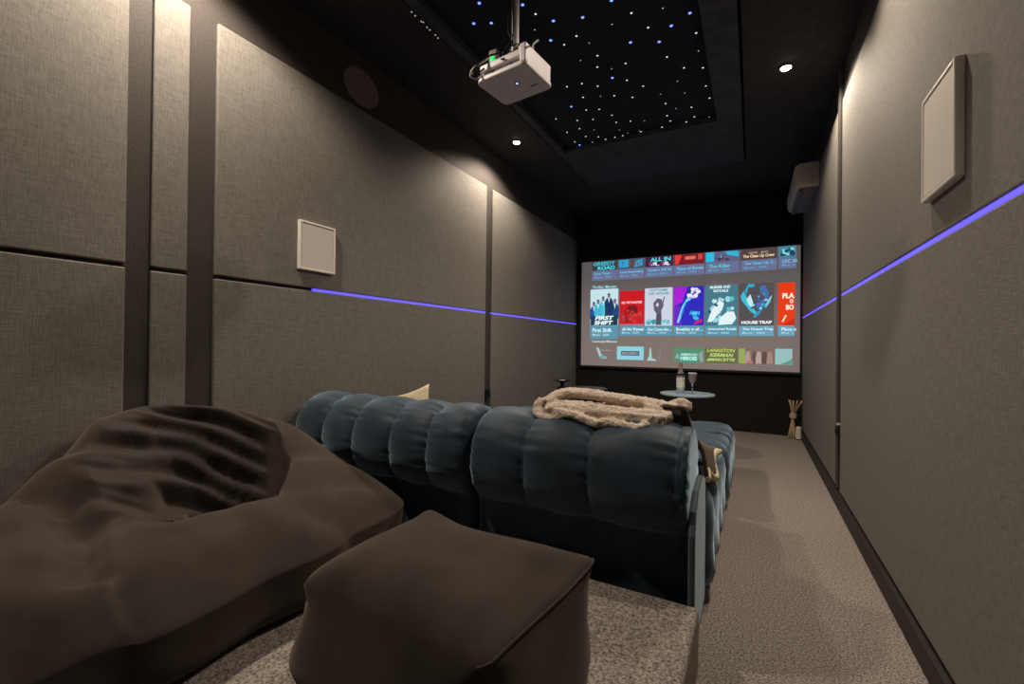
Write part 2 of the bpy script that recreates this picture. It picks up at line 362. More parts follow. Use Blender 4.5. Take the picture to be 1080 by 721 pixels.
txt('FIRST', -1.90, 1.345, .26, .055, (235,250,250), a, shear=.2, bold=.05); txt('SHIFT', -1.91, 1.28, .26, .055, (235,250,250), a, shear=.2, bold=.05)
a = tile(-1.565, -1.245, 1.265, 1.725, (205,20,34), 1.13, capc, 'All We Wanted', 'Movie · 2024')
art('poster_picture', [((120,22,34), [(-1.5,1.42),(-1.31,1.42),(-1.35,1.53),(-1.45,1.53)])]+scatter(-1.56,-1.25,1.28,1.5,[(150,26,34),(170,60,60),(225,50,46),(190,30,40)],40,.035,5)+[((150,130,140), R_(-1.56,-1.25,1.268,1.285))], a)
txt('ALL WE WANTED', -1.54, 1.555, .27, .03, (240,225,235), a, bold=.03)
a = tile(-1.235, -.895, 1.26, 1.745, (205,210,226), 1.13, capc, 'Out Come the ...', 'Movie · 2024')
art('poster_picture', [((96,92,112), [(-1.10,1.27),(-1.02,1.27),(-1.03,1.45),(-1.0,1.52),(-1.03,1.60),(-1.08,1.61),(-1.13,1.55),(-1.12,1.46),(-1.09,1.42)]), ((96,92,112), [(-1.03,1.52),(-1.01,1.53),(-.985,1.63),(-1.0,1.63)]), ((205,210,226), [(-1.10,1.52),(-1.07,1.50),(-1.06,1.54),(-1.08,1.56)])]
    +scatter(-1.235,-.895,1.26,1.36,[(70,180,190),(130,205,210),(60,150,160)],36,.03,6)+[((84,80,98), [(-1.09,1.27),(-1.03,1.27),(-1.03,1.42),(-1.08,1.42)])], a)
txt('OUTCOME', -1.175, 1.70, .22, .032, (60,150,165), a, bold=.03); txt('THE WOLVES', -1.195, 1.655, .26, .032, (60,150,165), a, bold=.03)
a = tile(-.88, -.53, 1.26, 1.745, (46,40,190), 1.13, capc, 'Breathin in all ...', 'Movie · 2024')
art('poster_picture', [((170,30,215), [(-.88,1.74),(-.72,1.74),(-.78,1.55),(-.88,1.50)]), ((110,34,205), [(-.88,1.262),(-.78,1.262),(-.80,1.5),(-.88,1.5)])]
    +scatter(-.74,-.55,1.58,1.74,[(235,235,245),(60,40,100),(220,210,240)],26,.03,7)
    +[((120,225,245), [(-.84,1.30),(-.82,1.29),(-.72,1.55),(-.66,1.6),(-.72,1.60),(-.78,1.5)]), ((30,110,225), [(-.80,1.38),(-.79,1.38),(-.72,1.54),(-.70,1.57),(-.74,1.55)])]
    +scatter(-.70,-.55,1.30,1.44,[(60,190,230),(50,90,220)],14,.03,8)+[((215,30,90), [(-.65,1.265),(-.55,1.30),(-.55,1.34),(-.62,1.31)])], a)
txt('Heart', -.69, 1.39, .12, .05, (80,220,240), a, shear=.4, y=-.02)
a = tile(-.515, -.165, 1.255, 1.745, (70,120,136), 1.13, capc, 'Untouched Royals', 'Movie · 2024')
art('poster_picture', scatter(-.51,-.17,1.26,1.62,[(200,235,240),(40,80,100),(150,215,225),(90,190,200)],40,.045,9)
    +[((226,244,246), [(-.49,1.30),(-.44,1.30),(-.33,1.44),(-.31,1.53),(-.36,1.56),(-.44,1.44)]), ((226,244,246), [(-.37,1.262),(-.35,1.35),(-.27,1.42),(-.2,1.42),(-.175,1.34),(-.22,1.27)]), ((50,84,104), [(-.42,1.50),(-.38,1.48),(-.37,1.50),(-.40,1.53)])], a)
txt('MURDER AND', -.46, 1.70, .22, .032, (225,245,248), a, y=-.03, bold=.04); txt('ROYALS', -.42, 1.655, .16, .032, (225,245,248), a, y=-.03, bold=.04)
a = tile(-.145, .21, 1.25, 1.745, (84,78,82), 1.13, (104,160,184), 'The House Trap', 'Movie · 2024')
art('poster_picture', [((60,190,215), [(-.13,1.60),(-.10,1.66),(-.03,1.50),(.04,1.40),(.03,1.37),(-.03,1.42),(-.12,1.55)]), ((190,235,242), [(-.07,1.56),(-.03,1.62),(.0,1.52),(-.01,1.45),(-.05,1.5)]),
    ((50,170,200), [(-.09,1.66),(-.05,1.74),(.02,1.73),(.0,1.70),(-.05,1.70),(-.07,1.62)]), ((70,110,170), [(.02,1.5),(.08,1.62),(.06,1.70),(.12,1.72),(.16,1.62),(.13,1.5),(.06,1.42)]), ((84,78,82), [(.05,1.58),(.10,1.63),(.12,1.58),(.08,1.53)]),
    ((120,205,225), [(.12,1.5),(.17,1.58),(.19,1.60),(.17,1.52),(.13,1.46)]), ((50,150,190), [(.0,1.36),(.03,1.40),(.10,1.45),(.06,1.38),(.02,1.34)])]+scatter(-.1,.17,1.42,1.66,[(60,180,210),(60,70,110),(150,220,235)],16,.022,10), a)
txt('HOUSE TRAP', -.12, 1.27, .31, .036, (235,245,245), a, bold=.05)
a = tile(.25, .41, 1.25, 1.735, (232,58,16), 1.13, (104,160,184), 'Place o', 'Movie · 2')
txt('PLA', .29, 1.555, .115, .06, (250,240,220), a, bold=.05); txt('O', .36, 1.50, .035, .045, (250,240,220), a, bold=.05); txt('BO', .325, 1.425, .075, .06, (250,240,220), a, bold=.05)
art('poster_picture', [((250,225,205), [(.285,1.29),(.30,1.29),(.335,1.36),(.32,1.37)]), ((200,40,14), [(.3,1.252),(.41,1.252),(.41,1.33),(.36,1.30)])], a)
# comedy row
txt('Comedy Movies', -1.94, 1.03, .345, .04, (215,225,228), t, y=-.004, bold=.01, name='row_heading')
a = art('movie_tile', [((170,200,205), [(-1.88,.97),(-1.85,.97),(-1.81,.88),(-1.73,.84),(-1.75,.82),(-1.83,.83)]), ((160,140,150), R_(-1.83,-1.68,.925,.94)), ((110,160,175), [(-1.85,.83),(-1.76,.83),(-1.72,.85),(-1.80,.87)])], t)
a['label'] = 'loose pale drawing with no tile behind'
a = tile(-1.595, -1.245, .815, .99, (140,208,222)); art('poster_picture', [((84,90,104), R_(-1.54,-1.30,.87,.93))], a); txt('MODERN', -1.52, .882, .2, .034, (170,170,180), a, y=-.0125)
a = art('movie_tile', [((160,205,205), [(-1.17,.98),(-1.155,.97),(-1.14,.84),(-1.10,.83),(-1.08,.81),(-1.20,.81),(-1.19,.85),(-1.175,.86)]), ((140,130,140), [(-1.06,.84),(-1.04,.90),(-1.045,.95),(-1.03,.93),(-1.03,.88),(-1.05,.83)])], t)
a['label'] = 'loose pale drawing with no tile behind'
a = tile(-.875, -.525, .805, .985, (84,140,110)); art('poster_picture', [((60,160,150), R_(-.80,-.60,.81,.92)), ((150,170,165), [(-.86,.85),(-.83,.92),(-.80,.85)]), ((150,160,160), [(-.56,.81),(-.59,.9),(-.54,.95),(-.53,.81)])], a)
txt('AMERICAN', -.79, .885, .19, .03, (215,235,215), a, y=-.0125); txt('HEROES', -.79, .83, .19, .045, (200,245,225), a, y=-.006, bold=.04)
a = tile(-.515, -.16, .805, .985, (96,104,66)); txt('LANGSTON', -.49, .935, .31, .042, (190,205,110), a, shear=.3, bold=.03); txt('KERMAN', -.46, .88, .26, .042, (200,215,120), a, shear=.3, bold=.03); txt('#MARCETTE', -.49, .825, .31, .038, (200,215,130), a, shear=.3, bold=.03)
a = tile(-.145, .21, .805, .985, (126,106,98)); art('poster_picture', [((150,168,90), R_(-.143,-.08,.807,.983))]+[(c, [(x-.03,.81),(x+.03,.81),(x+.028,.88),(x+.018,.95),(x-.018,.95),(x-.028,.88)]) for x, c in ((-.05,(170,150,140)),(.02,(100,78,74)),(.06,(180,160,150)),(.12,(92,72,66)),(.17,(160,130,120)))]+[((190,110,110), R_(-.06,0,.81,.84))], a)
a = tile(.225, .39, .805, .985, (150,190,190)); art('poster_picture', [((90,150,130), [(.27,.808),(.388,.808),(.388,.88),(.36,.85)])], a)

# ------------------------------------------------------------------ wall speakers
def speaker(side, ya, yb, z0, z1, label):
    x = PFL if side < 0 else PFR; d = .024; s = -side
    t = thing('wall_speaker', label, 'speaker', (x, (ya+yb)/2, z0), 'white speakers on the side walls')
    hy, h = (yb-ya)/2, z1-z0
    bm = B(); bw = .014
    xs = sorted((0, s*d))
    box(bm, xs[0], xs[1], -hy, -hy+bw, 0, h); box(bm, xs[0], xs[1], hy-bw, hy, 0, h)
    box(bm, xs[0], xs[1], -hy+bw, hy-bw, 0, bw); box(bm, xs[0], xs[1], -hy+bw, hy-bw, h-bw, h)
    obj('frame', bm, M_white, t, bevel=.004)
    xs = sorted((0, s*(d-.002)))
    bm = B(); box(bm, xs[0], xs[1], -hy+bw, hy-bw, bw, h-bw); obj('grille', bm, M_grille, t, bevel=.003)
speaker(-1, 1.55, 1.785, 1.395, 1.665, 'square white speaker on the left wall above the blue light line')
speaker(1, 1.575, 1.835, 1.455, 1.775, 'tall white speaker on the right wall above the blue light line')
# round cover on the band above the left panels
t = thing('wall_cover', 'faint dark round cover high on the left wall near the ceiling', 'round cover', (XL, 2.0, 2.62))
M_cov = mat('dark_reddish_cover', (.20,.15,.145), .6, noise_s=20, var=.1)
bm = B(); lathe(bm, [(.115,0),(.115,.006),(.108,.010),(.09,.0105)], n=40)
for v in bm.verts: v.co = Vector((v.co.z, v.co.x*1.25, v.co.y))
obj('cover_plate', bm, M_cov, t, smooth=False)

# ------------------------------------------------------------------ air conditioner
t = thing('air_conditioner', 'beige wall air conditioner high on the right wall near the screen', 'air conditioner', (PFR, 4.5, 2.375))
M_ac = mat('beige_plastic', (.55,.50,.43), .5, noise_s=20, var=.04)
M_ac2 = mat('grey_plastic', (.14,.14,.17), .4, noise_s=20, var=.06)
prof = [(0,0),(-.13,0),(-.165,.02),(-.182,.05),(-.184,.15),(-.175,.185),(-.14,.205),(0,.205)]
bm = B(); a = [bm.verts.new((x, 0, z)) for x, z in prof]; b = [bm.verts.new((x, .87, z)) for x, z in prof]
for i in range(len(prof)): bm.faces.new((a[i], a[(i+1)%len(prof)], b[(i+1)%len(prof)], b[i]))
bm.faces.new(a); bm.faces.new(b[::-1]); obj('body', bm, M_ac, t, bevel=.008)
bm = B(); box(bm, -.125, -.004, .03, .84, -.006, .004); obj('underside_plate', bm, M_ac2, t, bevel=.002)
bm = B(); box(bm, -.155, -.115, .04, .83, -.018, -.010, M=None); obj('air_flap', bm, M_blackp, t, bevel=.004)
bm = B()
for k in range(2): box(bm, -.118, -.114, .06+.6*k, .2+.6*k, -.011, -.0065)
box(bm, -.14, -.13, .06, .07, -.012, .016); box(bm, -.14, -.13, .80, .81, -.012, .016); obj('flap_bracket', bm, M_ac2, t)
bm = B(); box(bm, -.048, -.046, -.0015, .0, .008, .197); obj('end_seam', bm, M_blackp, t)

# ------------------------------------------------------------------ projector on its ceiling pole
t = thing('projector', 'small white projector hanging from the ceiling on a white pole', 'projector', (-.85, 1.56, 2.04))
t.rotation_euler = (math.radians(0), 0, math.radians(-7))
t2 = t
M_proj = mat('projector_plastic', (.78,.74,.78), .4, noise_s=30, var=.04)
def rrect(hx, hy, r, n=6):
    pts = []
    for cx, cy, a0 in ((hx-r, hy-r, 0), (-hx+r, hy-r, 90), (-hx+r, -hy+r, 180), (hx-r, -hy+r, 270)):
        for k in range(n+1):
            a = math.radians(a0+90*k/n); pts.append((cx+r*math.cos(a), cy+r*math.sin(a)))
    return pts
W2, D2 = .120, .100
bm = B(); out = rrect(W2, D2, .022)
rings = []
for z, s in ((0, .985), (.004, 1.0), (.012, 1.0), (.015,.99)):
    rings.append([bm.verts.new((x*s, y*s, z)) for x, y in out])
for p, q in zip(rings, rings[1:]):
    for i in range(len(out)): bm.faces.new((p[i], p[(i+1)%len(out)], q[(i+1)%len(out)], q[i]))
bm.faces.new(rings[0][::-1]); bm.faces.new(rings[-1])
obj('lower_shell', bm, M_proj, t)
# upper shell set back at the rear, leaving the port recess
bm = B(); box(bm, -W2+.006, W2-.030, -D2+.030, D2-.01, .014, .046); box(bm, -W2+.004, W2-.030, -D2+.016, D2-.008, .046, .078); obj('upper_shell', bm, M_proj, t, bevel=.008)
bm = B(); box(bm, W2-.032, W2-.004, -D2+.004, D2-.012, .014, .084); obj('side_block', bm, M_proj, t, bevel=.006)
bm = B(); box(bm, -W2+.02, W2-.04, -D2+.0275, -D2+.0305, .017, .044); obj('port_panel', bm, mat('grey_port_panel', (.2,.18,.17), .5, noise_s=30, var=.1), t)
bm = B()
for x, w_ in ((-.085,.02),(-.055,.014),(-.03,.018),(.0,.018),(.03,.012)): box(bm, x, x+w_, -D2+.0255, -D2+.0278, .022, .034)
obj('ports', bm, M_blackp, t)
bm = B(); lathe(bm, [(.028,0),(.028,.014),(.022,.016),(.02,.008)], n=24)
for v in bm.verts: v.co = Vector((v.co.x-.045, D2+v.co.z-.004, v.co.y+.030))
obj('lens', bm, mat('dark_glass', (.02,.02,.03), .05, noise_s=5, var=.1), t, smooth=True)
bm = B(); lathe(bm, [(.0105,0),(.0105,-.0025),(.008,-.003)], cx=.020, cy=-.012, n=20); obj('foot_screw', bm, mat('bluish_screw', (.45,.50,.75), .3, metal=.4, noise_s=20, var=.1), t)
bm = B(); lathe(bm, [(.0035,0),(.0035,-.004),(.002,-.005)], cx=.020, cy=-.012, n=12); obj('indicator_light', bm, mat('indicator_glow', (.5,.6,1), .3, emit=(.5,.65,1), estr=2), t)
bm = B(); box(bm, .05, .085, .035, .044, -.0008, .0005); obj('label_plate', bm, mat('grey_print', (.25,.23,.25), .6, noise_s=90, var=.5), t)
# mount
bm = B(); tube(bm, [(0,0,.095),(0,0,H-2.04)], .0155, 16, smoothn=0); obj('pole', bm, mat('white_metal', (.55,.54,.55), .35, noise_s=10, var=.05), t, smooth=False)
bm = B(); lathe(bm, [(.05,0),(.05,.012),(.02,.02)], cz=H-2.06, n=24); obj('ceiling_plate', bm, M_white, t)
bm = B(); box(bm, -.03, .03, -.03, .03, .078, .096); box(bm, -.085, .07, -.008, .008, .078, .084); box(bm, -.008, .008, -.06, .06, .084, .09); box(bm, -.028, -.016, -.012, .012, .09, .15); box(bm, .016, .024, -.012, .012, .09, .15); obj('mount_bracket', bm, M_white, t, bevel=.002)
bm = B(); tube(bm, [(.10,-.02,.086),(.12,-.05,.090),(.155,-.07,.084)], .0035, 8); obj('mount_arm', bm, M_white, t)
bm = B()
tube(bm, [(.012,-.016,.75),(-.002,-.019,.45),(.006,-.02,.20),(-.004,-.035,.13),(.002,-.06,.085),(-.005,-.084,.066),(.012,-.09,.058)], .0038, 8)
tube(bm, [(-.016,-.012,.72),(-.016,-.018,.40),(-.02,-.02,.22),(.01,-.03,.17),(-.035,-.03,.13),(-.045,-.01,.09)], .003, 8)
tube(bm, [(.008,-.02,.16),(-.03,-.05,.12),(-.07,-.085,.10),(-.10,-.115,.06),(-.115,-.125,.03),(-.105,-.12,.02),(-.085,-.09,.054)], .0034, 8)
tube(bm, [(.0,-.02,.15),(.03,-.022,.145),(.02,-.024,.12),(-.01,-.026,.13),(.0,-.026,.16)], .003, 8)
obj('cables', bm, M_blackp, t, smooth=True)
bm = B(); tube(bm, [(-.07,-.085,.09),(-.115,-.12,.05),(-.135,-.115,.028),(-.118,-.10,.018),(-.10,-.088,.03)], .0034, 8); obj('white_cable', bm, M_white, t, smooth=True)
# small box with a green light standing on the projector
t = thing('streaming_stick', 'small grey box with glowing green light on top of the projector', 'device', (-.93, 1.53, 2.125))
bm = B(); box(bm, -.018, .018, -.012, .012, 0, .062); obj('case', bm, mat('grey_case', (.3,.26,.24), .5, noise_s=20, var=.1), t, bevel=.004)
bm = B(); lathe(bm, [(.011,0),(.011,.003),(.006,.006)], n=16)
for v in bm.verts: v.co = Vector((v.co.x, -.0115-v.co.z, v.co.y+.022))
obj('green_light', bm, mat('green_glow', (0,.3,.1), .4, emit=(.0,.8,.16), estr=1.1), t)

# ------------------------------------------------------------------ small wall sockets in the gaps
def socket(x, s, y, z, label):
    t = thing('wall_socket', label, 'socket', (x, y, z))
    xs = sorted((0, s*.035)); bm = B(); box(bm, xs[0], xs[1], -.035, .035, 0, .075); obj('box', bm, M_blackp, t, bevel=.004)
    xs = sorted((s*.004, s*.034)); bm = B(); box(bm, xs[0], xs[1], -.030, .030, .075, .081); obj('cap', bm, mat('grey_cap', (.35,.33,.30), .4, noise_s=20, var=.1) if x > 0 else M_blackp, t, bevel=.002)
    xs = sorted((s*.035, s*.041)); bm = B(); box(bm, xs[0], xs[1], -.010, .010, .02, .045); obj('plug_face', bm, M_blackp, t)
socket(XR, -1, 3.465, .44, 'small black socket box with grey top in the right wall gap')
socket(XL, 1, 3.53, .50, 'small black socket box in the left wall gap above the sofa')

# ------------------------------------------------------------------ sofa
def back_module(bounds, parent, name='backrest', seed=0):
    x0, x1, nch = bounds[0], bounds[-1], len(bounds)-1
    prof = smooth_path([Vector((1.575, .04, 0)), Vector((1.57,.20,0)), Vector((1.565,.35,0)), Vector((1.545,.385,0)), Vector((1.510,.45,0)), Vector((1.500,.53,0)), Vector((1.52,.615,0)), Vector((1.57,.68,0)), Vector((1.65,.712,0)), Vector((1.74,.70,0)), Vector((1.81,.64,0)), Vector((1.84,.54,0)), Vector((1.85,.42,0)), Vector((1.85,.06,0))], 8)
    n = len(prof); nrm = []
    for i in range(n):
        d = prof[min(i+1, n-1)]-prof[max(i-1, 0)]; nrm.append(Vector((-d.y, d.x, 0)).normalized())
    NU = nch*22+1; bm = B(); W = x1-x0
    V = []
    for iu in range(NU):
        u = iu/(NU-1); t_ = (u*nch) % 1.0; 
        if iu == NU-1: t_ = 1.0
        puff = max(0, math.sin(PI*t_))**.5
        ci = min(int(u*nch), nch-1); cw = bounds[ci+1]-bounds[ci]; xu = bounds[ci]+cw*(u*nch-ci)
        seam = min(t_, 1-t_)*cw           # metres from the seam
        endd = min(u, 1-u)*W
        row = []
        for j in range(n):
            p = prof[j]; hgt = min(1, max(0, (p.y-.34)/.12)) if p.x < 1.7 else 1
            off = .024*min(1, cw/.2)*puff*(.1+.9*hgt) - .006
            rr = math.exp(-seam/.030)
            wr = noise.noise(Vector((math.floor(u*nch+.5)*7.3+seed, j*.55, u*3)))
            off += .016*math.exp(-seam/.045)*wr*hgt*(1-.5*rr)
            off += .004*noise.noise(Vector((u*W*9+seed, p.x*8, p.y*8)))
            off -= .035*max(0, 1-endd/.03)**2
            q = p + nrm[j]*off*1.0
            xx = xu + .004*rr*noise.noise(Vector((j*.4, seed, 3)))
            row.append(bm.verts.new((xx, q.x, max(q.y, .035))))
        V.append(row)
    for i in range(NU-1):
        for j in range(n-1): bm.faces.new((V[i][j], V[i+1][j], V[i+1][j+1], V[i][j+1]))
    bm.faces.new(V[0]); bm.faces.new(V[-1][::-1])
    for i in range(NU-1): bm.faces.new((V[i][0], V[i][-1], V[i+1][-1], V[i+1][0]))
    return obj(name, bm, M_velvet, parent, smooth=True)
def channel_block(x0, x1, y0, y1, h, parent, name, ch=.27, seed=0, z0=.035):
    """upholstered block whose sides are stitched into soft vertical rolls"""
    hx, hy = (x1-x0)/2, (y1-y0)/2; cx, cy = (x0+x1)/2, (y0+y1)/2; r = .07
    per = []
    steps = 260
    base = rrect(hx, hy, r, 8); L_ = [0]
    for i in range(len(base)): L_.append(L_[-1]+math.dist(base[i], base[(i+1)%len(base)]))
    tot = L_[-1]; nc = round(tot/ch)
    def pt(s):
        s %= tot
        for i in range(len(base)):
            if L_[i+1] >= s:
                k = (s-L_[i])/(L_[i+1]-L_[i]+1e-9); a, b = base[i], base[(i+1)%len(base)]; return (a[0]+(b[0]-a[0])*k, a[1]+(b[1]-a[1])*k)
        return base[0]
    lay = [(.93,z0),(.97,z0+.03),(1.0,.12),(1.01,.22),(1.0,h-.10),(.985,h-.05),(.94,h-.015),(.86,h),(.70,h+.006),(.4,h+.010),(.1,h+.012)]
    bm = B(); R = []
    for li, (s_, z) in enumerate(lay):
        ring = []
        for k in range(steps):
            ss = tot*k/steps; x, y = pt(ss); tt = (ss/tot*nc) % 1
            puff = max(0, math.sin(PI*tt))**.5
            inset = (1-s_)
            dx = x-math.copysign(min(abs(x), inset*.5), x) if s_ > .6 else x*s_
            dy = y-math.copysign(min(abs(y), inset*.5), y) if s_ > .6 else y*s_
            if s_ <= .7: dx, dy = x*(s_+.05), y*(s_+.05)
            a = math.atan2(y, x); amp = .020*puff*(1 if s_ > .9 else max(0, (s_-.5)/.4))
            nx, ny = (x/hx)**7, (y/hy)**7; q = math.hypot(nx, ny) or 1
            zz = z + (.012*puff if z > h-.08 and s_ > .6 else 0) + .004*noise.noise(Vector((dx*6+seed, dy*6, z*6)))
            ring.append(bm.verts.new((cx+dx+amp*nx/q, cy+dy+amp*ny/q, zz)))
        R.append(ring)
    for p, q in zip(R, R[1:]):
        for k in range(steps): bm.faces.new((p[k], p[(k+1)%steps], q[(k+1)%steps], q[k]))
    bm.faces.new(R[0][::-1]); bm.faces.new(R[-1])
    return obj(name, bm, M_velvet, parent, smooth=True)
def feet(x0, x1, y0, y1, parent):
    for x in (x0+.08, x1-.08):
        for y in (y0+.08, y1-.08):
            bm = B(); lathe(bm, [(.022,0),(.028,.05)], cx=x, cy=y, n=12); obj('foot', bm, M_blackp, parent)
XA0, XA1, XB0, XB1 = -2.125, -1.06, -1.012, -.176
t = thing('sofa_module', 'left blue velvet sofa unit with ribbed rolled back, cream cushion on it', 'sofa', (0,0,0), 'blue velvet sofa units')
back_module([-2.12,-1.90,-1.69,-1.45,-1.24,-1.035], t, seed=1); channel_block(XA0, XA1, 1.86, 2.92, .41, t, 'seat', seed=1); feet(XA0, XA1, 1.55, 2.92, t)
t = thing('sofa_module', 'right blue velvet sofa unit with ribbed rolled back, sherpa throw over it', 'sofa', (0,0,0), 'blue velvet sofa units')
back_module([-1.022,-.768,-.515,-.218,-.178], t, seed=5); channel_block(XB0, -.145, 1.86, 2.92, .41, t, 'seat', seed=5); feet(XB0, XB1, 1.55, 2.92, t)
# slim side panel closing the right end of the back, lit edge painted in its colour
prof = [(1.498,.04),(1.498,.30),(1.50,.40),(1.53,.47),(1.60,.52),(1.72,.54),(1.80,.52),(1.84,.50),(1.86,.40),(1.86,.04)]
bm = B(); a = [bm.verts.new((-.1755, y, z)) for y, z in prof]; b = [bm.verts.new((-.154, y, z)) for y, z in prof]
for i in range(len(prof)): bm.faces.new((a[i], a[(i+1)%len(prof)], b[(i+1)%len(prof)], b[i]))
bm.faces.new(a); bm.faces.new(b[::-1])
o = obj('side_panel', bm, M_velvet_lit, t, bevel=.010); o['label'] = 'side edge in grey-blue, lightened as if lit'
for (x0, x1, lb, sd) in ((XA0, XA1, 'left blue velvet footstool unit between the sofa and the screen', 3), (XB0, -.135, 'right blue velvet footstool unit along the aisle in front of the sofa seat', 9)):
    t = thing('sofa_footstool', lb, 'footstool', (0,0,0), 'blue velvet footstool units')
    channel_block(x0, x1, 2.99, 4.06, .37, t, 'cushion', seed=sd); feet(x0, x1, 2.99, 4.06, t)

# cream cushion leaning on the left backrest
def cushion(bm, w_, h_, d_, n=22):
    for sgn in (1, -1):
        gridsurf(bm, lambda u, v: Vector(((u-.5)*w_*(1-.10*math.sin(PI*v)*(1 if 1 else 0)), sgn*d_*.5*(max(0, math.sin(PI*u)*math.sin(PI*v)))**.45, (v-.5)*h_*(1-.10*math.sin(PI*u)))), n, n)
    bmesh.ops.remove_doubles(bm, verts=bm.verts[:], dist=.0005)
bm = B(); cushion(bm, .34, .34, .12)
o = obj('cushion', bm, M_cream, None, smooth=True); tag(o, 'cream cushion poking up behind the left sofa backrest', 'cushion')
o.location = (-1.80, 2.03, .552); o.rotation_euler = (math.radians(-14), math.radians(-17), math.radians(4))

# sherpa throw folded along the top of the right backrest
def fluffy(bm, name, m, parent=None, vox=.0075, amp=.006, size=.012):
    o = obj(name, bm, m, parent, smooth=True)
    r = o.modifiers.new('remesh', 'REMESH'); r.mode = 'VOXEL'; r.voxel_size = vox; r.use_smooth_shade = True
    tx = bpy.data.textures.new(name+'_tex', 'CLOUDS'); tx.noise_scale = size; tx.noise_depth = 1
    d = o.modifiers.new('fluff', 'DISPLACE'); d.texture = tx; d.strength = amp; d.mid_level = .5
    return o
bm = B()
tube(bm, [(-.80,1.70,.765),(-.74,1.73,.80),(-.66,1.75,.805),(-.55,1.76,.795),(-.42,1.765,.785),(-.33,1.76,.775),(-.275,1.75,.765)], lambda t_: .030-.006*t_, 14, flat=(1.6,.75))
tube(bm, [(-.78,1.66,.745),(-.72,1.655,.765),(-.62,1.66,.76),(-.50,1.67,.755),(-.40,1.68,.752),(-.30,1.69,.75)], .026, 14, flat=(1.5,.7))
tube(bm, [(-.815,1.69,.775),(-.825,1.66,.745),(-.79,1.63,.722),(-.73,1.61,.722),(-.69,1.61,.735)], .019, 12, flat=(1.2,.9))
tube(bm, [(-.73,1.62,.750),(-.68,1.61,.748),(-.62,1.605,.738),(-.56,1.60,.722),(-.50,1.605,.728),(-.44,1.60,.722),(-.40,1.60,.718),(-.37,1.62,.735)], .017, 12, flat=(1.3,1.0))
box(bm, -.76, -.31, 1.63, 1.82, .725, .765)
box(bm, -.74, -.36, 1.63, 1.72, .722, .748)
tube(bm, [(-.40,1.72,.775),(-.345,1.70,.765),(-.325,1.68,.745),(-.35,1.66,.735),(-.39,1.665,.74)], .015, 10)
tube(bm, [(-.315,1.79,.775),(-.285,1.78,.79),(-.262,1.77,.785),(-.258,1.76,.765)], .019, 10)
for v in bm.verts: v.co.x += .045; v.co.z -= .004 if v.co.y > 1.65 else .012
SHERPA = o = fluffy(bm, 'sherpa_throw', M_sherpa, vox=.006, amp=.012, size=.014); tag(o, 'cream sherpa throw folded along the top of the right sofa back', 'throw')
# furry throw with cream edge spilling over the seat side
t = thing('fur_throw', 'brown furry throw with cream edge hanging over the right sofa seat', 'throw', (0,0,0))
def sheet(u, v):
    # u: along the sofa (Y), v: from the backrest top down over the seat
    y = 1.86+u*.62
    path = [Vector((-.40, 0, .62-.12*u)), Vector((-.27, 0, .66-.17*u)), Vector((-.19, 0, .62-.14*u)), Vector((-.165, 0, .55-.08*u+.02*math.sin(u*9))), Vector((-.15, 0, .47-.01*u+.03*math.sin(u*8+1)))]
    P = smooth_path(path, 4); k = v*(len(P)-1); i = min(int(k), len(P)-2); p = P[i].lerp(P[i+1], k-i)
    return Vector((p.x+.01*math.sin(u*11+v*3), y, p.z+.008*math.sin(u*14+v*5)))
bm = B(); gridsurf(bm, sheet, 26, 20)
o = obj('fur_sheet', bm, M_fur, t, smooth=True); md = o.modifiers.new('thick', 'SOLIDIFY'); md.thickness = .014; md.offset = 0
bm = B(); tube(bm, [sheet(i/14, 1.0) for i in range(15)], lambda q: .014+.004*math.sin(q*17), 10, smoothn=3)
tube(bm, [sheet(1.0, i/8) for i in range(9)], .013, 10, smoothn=3)
fluffy(bm, 'cream_edge', M_cream, t, vox=.006, amp=.005)
# grey-brown fold of the throw at the backrest corner
bm = B()
def fold(u, v): return Vector((-.30+.085*u+.018*v, 1.70+.10*v, .79-.095*v*v-.02*abs(u-.5)+.004*math.sin(9*u)))
gridsurf(bm, fold, 12, 14)
fo = obj('folded_corner', bm, M_fur, SHERPA, smooth=True); md = fo.modifiers.new('thick', 'SOLIDIFY'); md.thickness = .012
# ------------------------------------------------------------------ round side tables beyond the sofa
def side_table(x, y, r, h, m, label):
    t = thing('side_table', label, 'table', (x, y, 0), 'round side tables in front of the screen')
    bm = B(); lathe(bm, [(r-.006,h-.018),(r,h-.012),(r,h-.004),(r-.004,h)], n=56); obj('tabletop', bm, m, t)
    bm = B(); lathe(bm, [(.018,.02),(.018,h-.018)], n=16); obj('stem', bm, M_blackp, t)
    bm = B(); lathe(bm, [(.16,0),(.16,.012),(.03,.022)], n=32); obj('base', bm, M_blackp, t)
M_tt = mat('pale_blue_tabletop', (.34,.46,.55), .35, noise_s=10, var=.05)
M_td = mat('dark_tabletop', (.035,.028,.034), .4, noise_s=10, var=.1)
side_table(-.545, 4.50, .245, .555, M_tt, 'round table with pale blue top holding bottle and wine glass')
side_table(-1.55, 4.42, .245, .555, M_td, 'dark round table half hidden behind the sofa throw')
t = thing('dark_bowl', 'shallow dark dish with a pale rim behind the sherpa throw', 'dish', (-1.73, 4.28, .5555))
bm = B(); lathe(bm, [(.05,0),(.055,.01),(.02,.02),(.02,.055),(.07,.070),(.10,.082),(.102,.086),(.03,.074)], n=32); obj('bowl', bm, M_blackp, t, smooth=False)
bm = B(); lathe(bm, [(.034,.074),(.034,.082),(.02,.083)], n=20); o = obj('candle', bm, M_white, t)
